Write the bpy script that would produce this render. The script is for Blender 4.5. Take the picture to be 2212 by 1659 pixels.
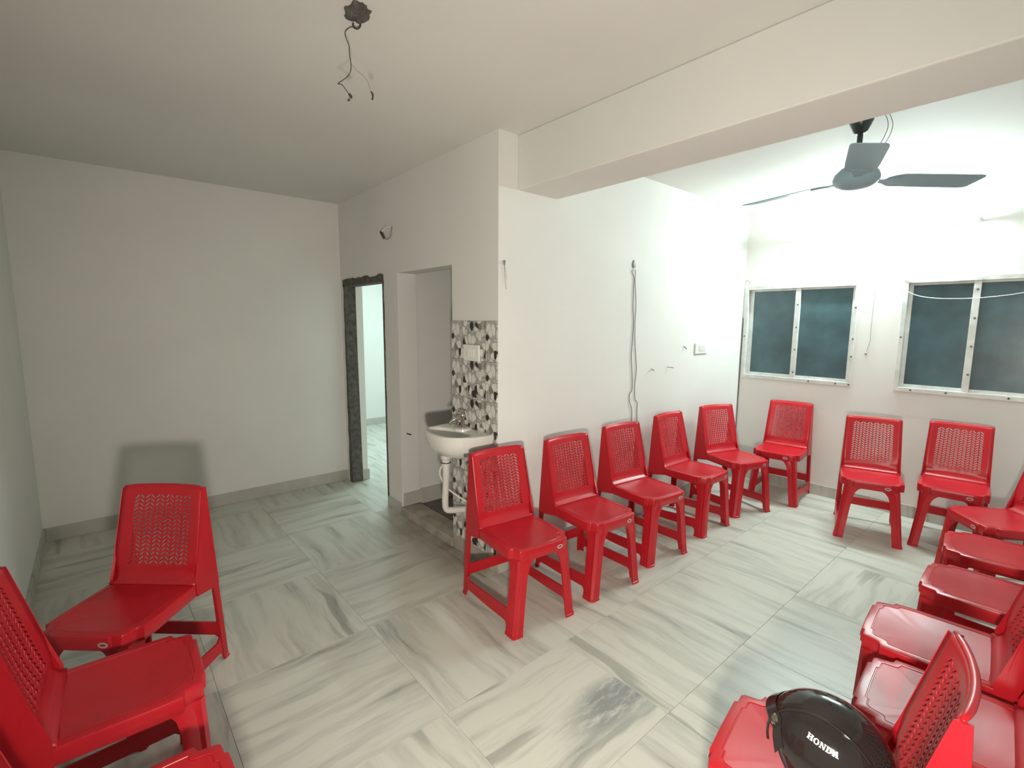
import bpy, bmesh, math, random
from mathutils import Vector, Matrix

random.seed(7)
scene = bpy.context.scene
for o in list(bpy.data.objects):
    bpy.data.objects.remove(o)
COL = scene.collection
R = math.radians

# ------------------------------------------------------------------ camera
cam_data = bpy.data.cameras.new('camera')
cam = bpy.data.objects.new('camera', cam_data)
COL.objects.link(cam)
cam_data.sensor_fit = 'HORIZONTAL'
cam_data.sensor_width = 36.0
cam_data.lens = 1049.293 / 2212 * 36.0
cam_data.clip_start = 0.02
cr = Vector((0.76070, -0.64908, 0.00643))
cu = Vector((0.07819, 0.10145, 0.99176))
cf = Vector((0.64438, 0.75393, -0.12792))
cam.matrix_world = Matrix(((cr.x, cu.x, -cf.x, 0.0), (cr.y, cu.y, -cf.y, 0.0), (cr.z, cu.z, -cf.z, 1.55), (0, 0, 0, 1)))
scene.camera = cam

# ------------------------------------------------------------------ world (night outside)
w = bpy.data.worlds.new('night')
scene.world = w
w.use_nodes = True
w.node_tree.nodes['Background'].inputs[0].default_value = (0.010, 0.016, 0.022, 1)
w.node_tree.nodes['Background'].inputs[1].default_value = 1.0

scene.view_settings.view_transform = 'Standard'
scene.view_settings.look = 'None'
scene.view_settings.exposure = 0.0
scene.view_settings.gamma = 1.0
scene.view_settings.use_curve_mapping = False

TUBE_STRENGTH = 370.0
def lamp(name, kind, loc, energy, color, target=None, **kw):
    d = bpy.data.lights.new(name, kind)
    d.energy = energy
    d.color = color
    for k, v in kw.items():
        setattr(d, k, v)
    o = bpy.data.objects.new(name, d)
    o.location = loc
    if target is not None:
        o.rotation_euler = (Vector(target) - Vector(loc)).to_track_quat('-Z', 'Y').to_euler()
    COL.objects.link(o)
    return o
# the hand torch held just under the camera (it throws the chair and basin shadows)
lamp('hand_torch', 'SPOT', (0.0, -0.02, 1.13), 195.0, (1.0, 0.93, 0.82), target=(1.8, 1.5, 0.98),
     spot_size=R(148), spot_blend=1.0, shadow_soft_size=0.055)
# light fitting of the room beyond the doorway
lamp('next_room_light', 'AREA', (3.0, 5.2, 2.55), 48.0, (0.74, 1.0, 0.99), target=(3.0, 5.2, 0), shape='RECTANGLE', size=1.2, size_y=0.15)

# ------------------------------------------------------------------ materials
def nmat(name):
    m = bpy.data.materials.new(name)
    m.use_nodes = True
    return m, m.node_tree.nodes, m.node_tree.links, m.node_tree.nodes['Principled BSDF']

def plain(name, col, rough=0.5, metal=0.0, spec=0.5, noise=0.0, scale=20.0, bump=0.0):
    m, n, l, b = nmat(name)
    b.inputs['Base Color'].default_value = (*col, 1)
    b.inputs['Roughness'].default_value = rough
    b.inputs['Metallic'].default_value = metal
    b.inputs['Specular IOR Level'].default_value = spec
    if noise or bump:
        tc = n.new('ShaderNodeTexCoord')
        t = n.new('ShaderNodeTexNoise')
        t.inputs['Scale'].default_value = scale
        t.inputs['Detail'].default_value = 5
        l.new(tc.outputs['Object'], t.inputs['Vector'])
        if noise:
            rmp = n.new('ShaderNodeValToRGB')
            rmp.color_ramp.elements[0].position = 0.3
            rmp.color_ramp.elements[1].position = 0.7
            rmp.color_ramp.elements[0].color = (*[c * (1 - noise) for c in col], 1)
            rmp.color_ramp.elements[1].color = (*[min(1, c * (1 + noise * 0.5)) for c in col], 1)
            l.new(t.outputs['Fac'], rmp.inputs['Fac'])
            l.new(rmp.outputs['Color'], b.inputs['Base Color'])
        if bump:
            bp = n.new('ShaderNodeBump')
            bp.inputs['Strength'].default_value = bump
            bp.inputs['Distance'].default_value = 0.01
            l.new(t.outputs['Fac'], bp.inputs['Height'])
            l.new(bp.outputs['Normal'], b.inputs['Normal'])
    return m

def wall_paint(name, col, dirt=0.05):
    m, n, l, b = nmat(name)
    tc = n.new('ShaderNodeTexCoord')
    big = n.new('ShaderNodeTexNoise'); big.inputs['Scale'].default_value = 1.3; big.inputs['Detail'].default_value = 4
    fine = n.new('ShaderNodeTexNoise'); fine.inputs['Scale'].default_value = 60; fine.inputs['Detail'].default_value = 3
    l.new(tc.outputs['Object'], big.inputs['Vector']); l.new(tc.outputs['Object'], fine.inputs['Vector'])
    r = n.new('ShaderNodeValToRGB')
    r.color_ramp.elements[0].position = 0.32; r.color_ramp.elements[1].position = 0.62
    r.color_ramp.elements[0].color = (*[c * (1 - dirt) for c in col], 1)
    r.color_ramp.elements[1].color = (*col, 1)
    l.new(big.outputs['Fac'], r.inputs['Fac'])
    l.new(r.outputs['Color'], b.inputs['Base Color'])
    b.inputs['Roughness'].default_value = 0.75
    b.inputs['Specular IOR Level'].default_value = 0.25
    bp = n.new('ShaderNodeBump'); bp.inputs['Strength'].default_value = 0.06; bp.inputs['Distance'].default_value = 0.004
    l.new(fine.outputs['Fac'], bp.inputs['Height']); l.new(bp.outputs['Normal'], b.inputs['Normal'])
    return m

def marble(name, along_x, light=(0.620, 0.610, 0.535), dark=(0.24, 0.24, 0.21), mid=(0.485, 0.48, 0.42), rough=0.33, band=False, stain=False):
    m, n, l, b = nmat(name)
    tc = n.new('ShaderNodeTexCoord')
    oi = n.new('ShaderNodeObjectInfo')
    mul = n.new('ShaderNodeMath'); mul.operation = 'MULTIPLY'; mul.inputs[1].default_value = 37.0
    l.new(oi.outputs['Random'], mul.inputs[0])
    add = n.new('ShaderNodeVectorMath'); add.operation = 'ADD'
    cmb = n.new('ShaderNodeCombineXYZ')
    l.new(mul.outputs[0], cmb.inputs[0]); l.new(mul.outputs[0], cmb.inputs[1]); l.new(mul.outputs[0], cmb.inputs[2])
    # bend the veins a little before stretching
    wob = n.new('ShaderNodeTexNoise'); wob.inputs['Scale'].default_value = 2.2; wob.inputs['Detail'].default_value = 2
    l.new(tc.outputs['Object'], wob.inputs['Vector'])
    wv = n.new('ShaderNodeVectorMath'); wv.operation = 'SCALE'; wv.inputs['Scale'].default_value = 0.10
    l.new(wob.outputs['Color'], wv.inputs[0])
    ad0 = n.new('ShaderNodeVectorMath'); ad0.operation = 'ADD'
    l.new(tc.outputs['Object'], ad0.inputs[0]); l.new(wv.outputs[0], ad0.inputs[1])
    mp = n.new('ShaderNodeMapping')
    mp.inputs['Scale'].default_value = (1.4, 13.0, 1) if along_x else (13.0, 1.4, 1)
    mp.inputs['Rotation'].default_value = (0, 0, R(6))
    l.new(ad0.outputs[0], mp.inputs['Vector'])
    l.new(mp.outputs[0], add.inputs[0]); l.new(cmb.outputs[0], add.inputs[1])
    t = n.new('ShaderNodeTexNoise'); t.inputs['Scale'].default_value = 1.0; t.inputs['Detail'].default_value = 6; t.inputs['Roughness'].default_value = 0.62
    l.new(add.outputs[0], t.inputs['Vector'])
    r = n.new('ShaderNodeValToRGB')
    e = r.color_ramp.elements
    e[0].position = 0.26; e[0].color = (*dark, 1)
    e[1].position = 0.55; e[1].color = (*light, 1)
    x = e.new(0.39); x.color = (*mid, 1)
    l.new(t.outputs['Fac'], r.inputs['Fac'])
    # few long dark streaks
    t2 = n.new('ShaderNodeTexNoise'); t2.inputs['Scale'].default_value = 0.62; t2.inputs['Detail'].default_value = 3; t2.inputs['Roughness'].default_value = 0.5
    l.new(add.outputs[0], t2.inputs['Vector'])
    r2 = n.new('ShaderNodeValToRGB')
    r2.color_ramp.elements[0].position = 0.655; r2.color_ramp.elements[0].color = (1, 1, 1, 1)
    r2.color_ramp.elements[1].position = 0.70; r2.color_ramp.elements[1].color = (0.66, 0.67, 0.66, 1)
    l.new(t2.outputs['Fac'], r2.inputs['Fac'])
    mx = n.new('ShaderNodeMix'); mx.data_type = 'RGBA'; mx.blend_type = 'MULTIPLY'; mx.inputs['Factor'].default_value = 1
    l.new(r.outputs['Color'], mx.inputs['A']); l.new(r2.outputs['Color'], mx.inputs['B'])
    last = mx.outputs['Result']
    if band:
        # one broad charcoal band of mineral along an edge of this slab
        sep = n.new('ShaderNodeSeparateXYZ'); l.new(ad0.outputs[0], sep.inputs[0])
        fx = n.new('ShaderNodeMapRange'); fx.inputs['From Min'].default_value = -0.05; fx.inputs['From Max'].default_value = 0.22; fx.interpolation_type = 'SMOOTHSTEP'
        l.new(sep.outputs[0], fx.inputs['Value'])
        d0 = n.new('ShaderNodeMath'); d0.operation = 'ADD'; d0.inputs[1].default_value = 0.055; l.new(sep.outputs[1], d0.inputs[0])
        d1 = n.new('ShaderNodeMath'); d1.operation = 'ABSOLUTE'; l.new(d0.outputs[0], d1.inputs[0])
        fy = n.new('ShaderNodeMapRange'); fy.inputs['From Min'].default_value = 0.05; fy.inputs['From Max'].default_value = 0.13; fy.inputs['To Min'].default_value = 1; fy.inputs['To Max'].default_value = 0
        l.new(d1.outputs[0], fy.inputs['Value'])
        gr = n.new('ShaderNodeTexNoise'); gr.inputs['Scale'].default_value = 1; gr.inputs['Detail'].default_value = 8; gr.inputs['Roughness'].default_value = 0.7
        gmp = n.new('ShaderNodeMapping'); gmp.inputs['Scale'].default_value = (7, 26, 1); l.new(tc.outputs['Object'], gmp.inputs['Vector']); l.new(gmp.outputs[0], gr.inputs['Vector'])
        gm = n.new('ShaderNodeMapRange'); gm.inputs['From Min'].default_value = 0.34; gm.inputs['From Max'].default_value = 0.52; l.new(gr.outputs['Fac'], gm.inputs['Value'])
        m1 = n.new('ShaderNodeMath'); m1.operation = 'MULTIPLY'; l.new(fx.outputs[0], m1.inputs[0]); l.new(fy.outputs[0], m1.inputs[1])
        m2 = n.new('ShaderNodeMath'); m2.operation = 'MULTIPLY'; l.new(m1.outputs[0], m2.inputs[0]); l.new(gm.outputs[0], m2.inputs[1])
        mb = n.new('ShaderNodeMix'); mb.data_type = 'RGBA'; l.new(m2.outputs[0], mb.inputs['Factor'])
        l.new(last, mb.inputs['A']); mb.inputs['B'].default_value = (0.26, 0.27, 0.26, 1)
        last = mb.outputs['Result']
    if stain:
        # brown grime trodden out in front of the niche sill
        gp = n.new('ShaderNodeNewGeometry'); sp = n.new('ShaderNodeSeparateXYZ'); l.new(gp.outputs['Position'], sp.inputs[0])
        sx = n.new('ShaderNodeMapRange'); sx.interpolation_type = 'SMOOTHSTEP'; sx.inputs['From Min'].default_value = 1.36; sx.inputs['From Max'].default_value = 1.76
        l.new(sp.outputs[0], sx.inputs['Value'])
        sy = n.new('ShaderNodeMath'); sy.operation = 'SUBTRACT'; sy.inputs[1].default_value = 2.80; l.new(sp.outputs[1], sy.inputs[0])
        sa = n.new('ShaderNodeMath'); sa.operation = 'ABSOLUTE'; l.new(sy.outputs[0], sa.inputs[0])
        sm = n.new('ShaderNodeMapRange'); sm.interpolation_type = 'SMOOTHSTEP'; sm.inputs['From Min'].default_value = 0.35; sm.inputs['From Max'].default_value = 0.75; sm.inputs['To Min'].default_value = 1; sm.inputs['To Max'].default_value = 0
        l.new(sa.outputs[0], sm.inputs['Value'])
        sn = n.new('ShaderNodeTexNoise'); sn.inputs['Scale'].default_value = 5; sn.inputs['Detail'].default_value = 6; l.new(gp.outputs['Position'], sn.inputs['Vector'])
        k1 = n.new('ShaderNodeMath'); k1.operation = 'MULTIPLY'; l.new(sx.outputs[0], k1.inputs[0]); l.new(sm.outputs[0], k1.inputs[1])
        k2 = n.new('ShaderNodeMath'); k2.operation = 'MULTIPLY'; l.new(k1.outputs[0], k2.inputs[0]); l.new(sn.outputs['Fac'], k2.inputs[1])
        k3 = n.new('ShaderNodeMath'); k3.operation = 'MULTIPLY'; k3.inputs[1].default_value = 1.35; k3.use_clamp = True; l.new(k2.outputs[0], k3.inputs[0])
        ms = n.new('ShaderNodeMix'); ms.data_type = 'RGBA'; l.new(k3.outputs[0], ms.inputs['Factor']); l.new(last, ms.inputs['A'])
        ms.inputs['B'].default_value = (0.20, 0.155, 0.115, 1)
        last = ms.outputs['Result']
    l.new(last, b.inputs['Base Color'])
    b.inputs['Roughness'].default_value = rough
    return m

def pebbles(name):
    # printed pebble pattern, the same on every tile (local coordinates of the tile)
    m, n, l, b = nmat(name)
    tc = n.new('ShaderNodeTexCoord')
    wob = n.new('ShaderNodeTexNoise'); wob.inputs['Scale'].default_value = 13
    l.new(tc.outputs['Object'], wob.inputs['Vector'])
    sc = n.new('ShaderNodeVectorMath'); sc.operation = 'SCALE'; sc.inputs['Scale'].default_value = 0.05
    l.new(wob.outputs['Color'], sc.inputs[0])
    ad = n.new('ShaderNodeVectorMath'); ad.operation = 'ADD'
    l.new(tc.outputs['Object'], ad.inputs[0]); l.new(sc.outputs[0], ad.inputs[1])
    mp = n.new('ShaderNodeMapping'); mp.inputs['Rotation'].default_value = (R(25), 0, 0); mp.inputs['Scale'].default_value = (0.0, 25, 19)
    l.new(ad.outputs[0], mp.inputs['Vector'])
    v = n.new('ShaderNodeTexVoronoi'); v.feature = 'F1'; v.inputs['Scale'].default_value = 1.0
    ve = n.new('ShaderNodeTexVoronoi'); ve.feature = 'DISTANCE_TO_EDGE'; ve.inputs['Scale'].default_value = 1.0
    l.new(mp.outputs[0], v.inputs['Vector']); l.new(mp.outputs[0], ve.inputs['Vector'])
    sep = n.new('ShaderNodeSeparateColor'); l.new(v.outputs['Color'], sep.inputs[0])
    r = n.new('ShaderNodeValToRGB'); r.color_ramp.interpolation = 'CONSTANT'
    e = r.color_ramp.elements
    e[0].position = 0.0; e[0].color = (0.028, 0.026, 0.022, 1)
    e[1].position = 0.22; e[1].color = (0.22, 0.21, 0.18, 1)
    for pos, c in ((0.35, 0.54), (0.50, 0.66), (0.72, 0.74)):
        x = e.new(pos); x.color = (c, c * 0.98, c * 0.91, 1)
    l.new(sep.outputs[0], r.inputs['Fac'])
    edge = n.new('ShaderNodeValToRGB')
    edge.color_ramp.elements[0].position = 0.0; edge.color_ramp.elements[0].color = (0.55, 0.55, 0.52, 1)
    edge.color_ramp.elements[1].position = 0.09; edge.color_ramp.elements[1].color = (1, 1, 1, 1)
    l.new(ve.outputs['Distance'], edge.inputs['Fac'])
    rnd = n.new('ShaderNodeValToRGB')
    rnd.color_ramp.elements[0].position = 0.50; rnd.color_ramp.elements[0].color = (0, 0, 0, 1)
    rnd.color_ramp.elements[1].position = 0.58; rnd.color_ramp.elements[1].color = (1, 1, 1, 1)
    l.new(v.outputs['Distance'], rnd.inputs['Fac'])
    bg = n.new('ShaderNodeMix'); bg.data_type = 'RGBA'; bg.inputs['B'].default_value = (0.50, 0.49, 0.45, 1)
    l.new(rnd.outputs['Color'], bg.inputs['Factor']); l.new(r.outputs['Color'], bg.inputs['A'])
    mx = n.new('ShaderNodeMix'); mx.data_type = 'RGBA'; mx.blend_type = 'MULTIPLY'; mx.inputs['Factor'].default_value = 1
    l.new(bg.outputs['Result'], mx.inputs['A']); l.new(edge.outputs['Color'], mx.inputs['B'])
    l.new(mx.outputs['Result'], b.inputs['Base Color'])
    b.inputs['Roughness'].default_value = 0.3
    return m

def emission(name, col, strength):
    m, n, l, b = nmat(name)
    b.inputs['Base Color'].default_value = (*col, 1)
    b.inputs['Emission Color'].default_value = (*col, 1)
    b.inputs['Emission Strength'].default_value = strength
    return m

def red_plastic():
    m, n, l, b = nmat('red_plastic')
    tc = n.new('ShaderNodeTexCoord')
    t = n.new('ShaderNodeTexNoise'); t.inputs['Scale'].default_value = 6; t.inputs['Detail'].default_value = 3
    l.new(tc.outputs['Object'], t.inputs['Vector'])
    r = n.new('ShaderNodeValToRGB')
    r.color_ramp.elements[0].position = 0.3; r.color_ramp.elements[0].color = (0.43, 0.009, 0.017, 1)
    r.color_ramp.elements[1].position = 0.7; r.color_ramp.elements[1].color = (0.50, 0.012, 0.021, 1)
    l.new(t.outputs['Fac'], r.inputs['Fac']); l.new(r.outputs['Color'], b.inputs['Base Color'])
    rr = n.new('ShaderNodeMapRange'); rr.inputs['To Min'].default_value = 0.25; rr.inputs['To Max'].default_value = 0.37
    l.new(t.outputs['Fac'], rr.inputs['Value']); l.new(rr.outputs[0], b.inputs['Roughness'])
    b.inputs['Specular IOR Level'].default_value = 0.42
    return m

M = {}
M['wall'] = wall_paint('wall_paint', (0.79, 0.78, 0.745))
M['ceil'] = wall_paint('ceiling_paint', (0.74, 0.73, 0.69))
M['slab_x'] = marble('marble_veins_lengthwise', True, stain=True)
M['slab_y'] = marble('marble_veins_crosswise', False, stain=True)
M['slab_dark'] = marble('marble_charcoal_band', True, band=True)
M['skirt'] = marble('marble_skirting', True, (0.52, 0.51, 0.46), (0.27, 0.27, 0.24), (0.44, 0.43, 0.39), 0.45)
M['sill'] = plain('worn_beige_stone', (0.40, 0.36, 0.30), 0.6, noise=0.35, scale=9)
M['brown'] = plain('brown_stone_floor', (0.15, 0.125, 0.105), 0.45, noise=0.3, scale=12)
M['cement'] = plain('rough_cement', (0.115, 0.105, 0.092), 0.9, noise=0.5, scale=25, bump=0.6)
M['pebble'] = pebbles('pebble_print_tile')
M['grout'] = plain('tile_bed', (0.75, 0.74, 0.69), 0.8)
M['red'] = red_plastic()
M['ceramic'] = plain('white_ceramic', (0.78, 0.77, 0.72), 0.12)
M['pvc'] = plain('white_pvc', (0.70, 0.69, 0.64), 0.35)
M['chrome'] = plain('chrome', (0.62, 0.58, 0.53), 0.14, metal=1.0)
M['steel'] = plain('dull_steel', (0.25, 0.25, 0.25), 0.4, metal=0.8)
M['alu'] = plain('aluminium_frame', (0.66, 0.67, 0.64), 0.45, metal=0.15, noise=0.15, scale=14)
M['pane'] = plain('dark_window_glass', (0.055, 0.105, 0.12), 0.30, spec=0.6, noise=0.35, scale=5)
M['screw'] = plain('dark_screw', (0.10, 0.10, 0.10), 0.5)
M['plate'] = plain('switch_plastic', (0.80, 0.80, 0.76), 0.3)
M['wire'] = plain('dark_wire', (0.06, 0.05, 0.045), 0.5)
M['wire_grey'] = plain('grey_wire', (0.22, 0.21, 0.20), 0.5)
M['wire_white'] = plain('white_wire', (0.75, 0.78, 0.78), 0.4)
M['fan_dark'] = plain('fan_black_enamel', (0.03, 0.045, 0.045), 0.3)
M['fan_hazed'] = plain('fan_enamel_with_glare_haze', (0.25, 0.36, 0.41), 0.4)  # dark blue-grey enamel, lightened: the tube's veiling glare is painted into the colour
M['black'] = plain('helmet_gloss_black', (0.018, 0.014, 0.013), 0.08, spec=0.6)
M['trim'] = plain('helmet_rubber_trim', (0.02, 0.02, 0.024), 0.5)
M['lining'] = plain('helmet_lining', (0.012, 0.013, 0.018), 0.9)
M['white_print'] = plain('white_lettering', (0.85, 0.83, 0.80), 0.4)
M['sticker'] = plain('silver_sticker', (0.55, 0.50, 0.46), 0.3, metal=0.3)
M['dirt'] = plain('dusty_foot', (0.34, 0.10, 0.09), 0.8)
M['batten'] = plain('batten_white', (0.8, 0.8, 0.8), 0.4)
M['tube'] = emission('lit_tube', (0.79, 1.0, 0.995), TUBE_STRENGTH)

# ------------------------------------------------------------------ mesh helpers
class MB:
    def __init__(s):
        s.v = []; s.f = []
    def add(s, vs, fs):
        k = len(s.v); s.v += [tuple(v) for v in vs]; s.f += [tuple(i + k for i in f) for f in fs]
        return s
    def box(s, a, b):
        x0, y0, z0 = a; x1, y1, z1 = b
        return s.add([(x0, y0, z0), (x1, y0, z0), (x1, y1, z0), (x0, y1, z0), (x0, y0, z1), (x1, y0, z1), (x1, y1, z1), (x0, y1, z1)],
                     [(3, 2, 1, 0), (4, 5, 6, 7), (0, 1, 5, 4), (1, 2, 6, 5), (2, 3, 7, 6), (3, 0, 4, 7)])
    def loft(s, rings, cap=True, closed=True):
        k = len(s.v); n = len(rings[0])
        vs = [p for r in rings for p in r]; fs = []
        for i in range(len(rings) - 1):
            for j in range(n if closed else n - 1):
                a = i * n + j; b = i * n + (j + 1) % n
                fs.append((a, b, b + n, a + n))
        if cap:
            fs.append(tuple(reversed(range(n)))); fs.append(tuple((len(rings) - 1) * n + j for j in range(n)))
        return s.add(vs, fs)
    def tube(s, pts, r, seg=8):
        pts = [Vector(p) for p in pts]; rings = []
        up = None
        for i, p in enumerate(pts):
            t = (pts[min(i + 1, len(pts) - 1)] - pts[max(i - 1, 0)])
            if t.length < 1e-9: t = Vector((0, 0, 1))
            t.normalize()
            if up is None:
                up = t.orthogonal().normalized()
            else:
                up = (up - t * up.dot(t))
                up = up.normalized() if up.length > 1e-6 else t.orthogonal().normalized()
            q = t.cross(up)
            rr = r[i] if isinstance(r, (list, tuple)) else r
            rings.append([p + (up * math.cos(2 * math.pi * k / seg) + q * math.sin(2 * math.pi * k / seg)) * rr for k in range(seg)])
        return s.loft(rings)
    def lathe(s, prof, c=(0, 0, 0), seg=24, axis='z'):
        rings = []
        for r, h in prof:
            ring = []
            for k in range(seg):
                a = 2 * math.pi * k / seg
                p = {'z': (r * math.cos(a), r * math.sin(a), h), 'y': (r * math.sin(a), h, r * math.cos(a)), 'x': (h, r * math.cos(a), r * math.sin(a))}[axis]
                ring.append((c[0] + p[0], c[1] + p[1], c[2] + p[2]))
            rings.append(ring)
        return s.loft(rings)
    def prism(s, poly, a, b, axis='x'):
        # poly in the plane across the axis: for x (y,z), y (x,z), z (x,y)
        def P(p, t):
            return {'x': (t, p[0], p[1]), 'y': (p[0], t, p[1]), 'z': (p[0], p[1], t)}[axis]
        return s.loft([[P(p, a) for p in poly], [P(p, b) for p in poly]])
    def mesh(s, name, mat, smooth=False):
        me = bpy.data.meshes.new(name)
        me.from_pydata([tuple(v) for v in s.v], [], s.f)
        bm = bmesh.new(); bm.from_mesh(me)
        bmesh.ops.recalc_face_normals(bm, faces=bm.faces)
        bm.to_mesh(me); bm.free()
        me.materials.append(mat)
        if smooth:
            for p in me.polygons: p.use_smooth = True
        me.update()
        return me
    def build(s, name, mat, parent=None, smooth=False, origin=None, bevel=0.0, seg=2, auto=None):
        if origin is not None:
            s.v = [(v[0] - origin[0], v[1] - origin[1], v[2] - origin[2]) for v in s.v]
        me = s.mesh(name, mat, smooth)
        if auto is not None:
            me.set_sharp_from_angle(angle=R(auto))
        o = bpy.data.objects.new(name, me); COL.objects.link(o)
        if parent is not None: o.parent = parent
        elif origin is not None: o.location = origin
        if bevel:
            b = o.modifiers.new('bevel', 'BEVEL'); b.width = bevel; b.segments = seg; b.limit_method = 'ANGLE'; b.angle_limit = R(35)
        return o

def struct(o):
    o['kind'] = 'structure'; return o
def tag(o, label, cat, group=None):
    o['label'] = label; o['category'] = cat
    if group: o['group'] = group
    return o
def empty(name, loc=(0, 0, 0), rz=0.0):
    o = bpy.data.objects.new(name, None); COL.objects.link(o)
    o.location = loc; o.rotation_euler = (0, 0, rz); o.empty_display_size = 0.1
    return o

def smooth_path(pts, n=6):
    pts = [Vector(p) for p in pts]; out = []
    for i in range(len(pts) - 1):
        p0 = pts[max(i - 1, 0)]; p1 = pts[i]; p2 = pts[i + 1]; p3 = pts[min(i + 2, len(pts) - 1)]
        for k in range(n):
            t = k / n
            out.append(0.5 * ((2 * p1) + (p2 - p0) * t + (2 * p0 - 5 * p1 + 4 * p2 - p3) * t * t + (3 * p1 - p0 - 3 * p2 + p3) * t ** 3))
    out.append(pts[-1])
    return out

# ------------------------------------------------------------------ the room shell
X0, Y1, X2, Y4, XL, H = 1.782, 2.212, 4.892, 4.560, -0.385, 2.605
XB0, XB1, HB, YR = 1.926, 2.255, 2.304, -0.90
TH = 1.942                       # far side of the wall with the doorway
T = 0.12
wl = MB().box((XL - T, YR - T, 0), (XL, Y4 + T, H)); struct(wl.build('wall_left', M['wall']))
we = MB().box((XL, Y4, 0), (TH, Y4 + T, H)); struct(we.build('wall_end', M['wall']))
wd = MB()
wd.box((X0, Y1 + T, 0), (TH, 2.69, H))
wd.box((X0, 2.69, 1.91), (TH, 3.44, H))
wd.box((X0, 3.44, 0), (TH, 3.68, H))
wd.box((X0, 3.68, 1.872), (TH, 4.49, H))
wd.box((X0, 4.49, 0), (TH, Y4, H))
wall_door = struct(wd.build('wall_door', M['wall']))
wm = MB().box((X0, Y1, 0), (X2 + T, Y1 + T, H)); struct(wm.build('wall_middle', M['wall']))
ww = MB()
W1 = (1.258, 2.192, 1.012, 1.900); W2 = (0.02, 0.960, 1.012, 1.900)
ww.box((X2, YR, 0), (X2 + T, Y1, W1[2])); ww.box((X2, YR, W1[3]), (X2 + T, Y1, H))
ww.box((X2, YR, W1[2]), (X2 + T, W2[0], W1[3])); ww.box((X2, W2[1], W1[2]), (X2 + T, W1[0], W1[3])); ww.box((X2, W1[1], W1[2]), (X2 + T, Y1, W1[3]))
struct(ww.build('wall_window', M['wall']))
struct(MB().box((XL, YR - T, 0), (X2 + T, YR, H)).build('wall_rear', M['wall']))
# room beyond the doorway
fr = MB()
fr.box((TH, 6.80, 0), (4.32, 6.92, H)); fr.box((4.20, 3.56, 0), (4.32, 6.80, H)); fr.box((TH - T, Y4 + T, 0), (TH, 6.92, H))
struct(fr.build('wall_next_room', M['wall']))
nr = MB()
nr.box((TH, 3.46, 0), (4.32, 3.56, H)); nr.box((3.10, Y1 + T, 0), (3.20, 3.46, H))
struct(nr.build('wall_niche', M['wall']))
struct(MB().box((XL - T, YR - T, H), (X2 + T, 6.92, H + 0.1)).build('ceiling', M['ceil']))
struct(MB().box((XB0, YR, HB), (XB1, Y1, H)).build('ceiling_beam', M['ceil'], bevel=0.006))

# floor: bed and single marble slabs
floor = struct(MB().box((XL - T, YR - T, -0.12), (X2 + T, 6.92, -0.022)).build('floor', M['grout']))
xs = [XL, 0.275, 0.945, 1.622, 1.706, 2.27, 2.94, 3.60, 3.835, 4.40, X2]
ys = [YR, -0.40, 0.26, 0.925, 1.495, 2.215, 2.93, 3.60, 4.26, 4.92, 5.58, 6.24, 6.80]
slab_cache = {}
def slab_mesh(w, d, m):
    k = (round(w, 4), round(d, 4), m)
    if k not in slab_cache:
        g = 0.0005; c = 0.0008; a, b = w / 2 - g, d / 2 - g
        b0 = [(-a, -b, -0.021), (a, -b, -0.021), (a, b, -0.021), (-a, b, -0.021)]
        b1 = [(x, y, -c) for x, y, z in b0]
        b2 = [(x * (1 - c / a), y * (1 - c / b), 0) for x, y, z in b0]
        slab_cache[k] = MB().loft([b0, b1, b2]).mesh('slab', M[m])
    return slab_cache[k]
flip = {(6, 2), (5, 4), (4, 1)}
for i in range(len(xs) - 1):
    for j in range(len(ys) - 1):
        cx, cy = (xs[i] + xs[i + 1]) / 2, (ys[j] + ys[j + 1]) / 2
        if cx > X0 and Y1 + T < cy < 3.4:
            if xs[i] < X0:      # cut strip in front of the wall
                o = bpy.data.objects.new('slab', slab_mesh(X0 - xs[i], ys[j + 1] - ys[j], 'slab_x'))
                COL.objects.link(o); o.location = ((X0 + xs[i]) / 2, cy, 0.0); o.parent = floor
            continue
        if cx < 1.6 and cy > Y4 + 0.4: continue
        if cx > 4.35 and cy > Y1 + 0.2: continue
        ax = cx < 1.66 and (i + j) % 2 == 1
        if (i, j) in flip: ax = not ax
        o = bpy.data.objects.new('slab', slab_mesh(xs[i + 1] - xs[i], ys[j + 1] - ys[j], 'slab_dark' if (i, j) == (2, 3) else 'slab_x' if ax else 'slab_y'))
        COL.objects.link(o); o.location = (cx, cy, 0.0); o.parent = floor

# niche floor and door sill
struct(MB().box((TH, Y1 + T, -0.02), (3.10, 3.46, 0.035)).build('floor_niche', M['brown']))
sl = MB()
sl.prism([(X0 - 0.022, 0.0), (TH, 0.0), (TH, 0.055), (X0 + 0.06, 0.062), (X0 - 0.012, 0.058)], 2.692, 3.438, 'y')
struct(sl.build('trim_niche_sill', M['sill'], bevel=0.004))

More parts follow.
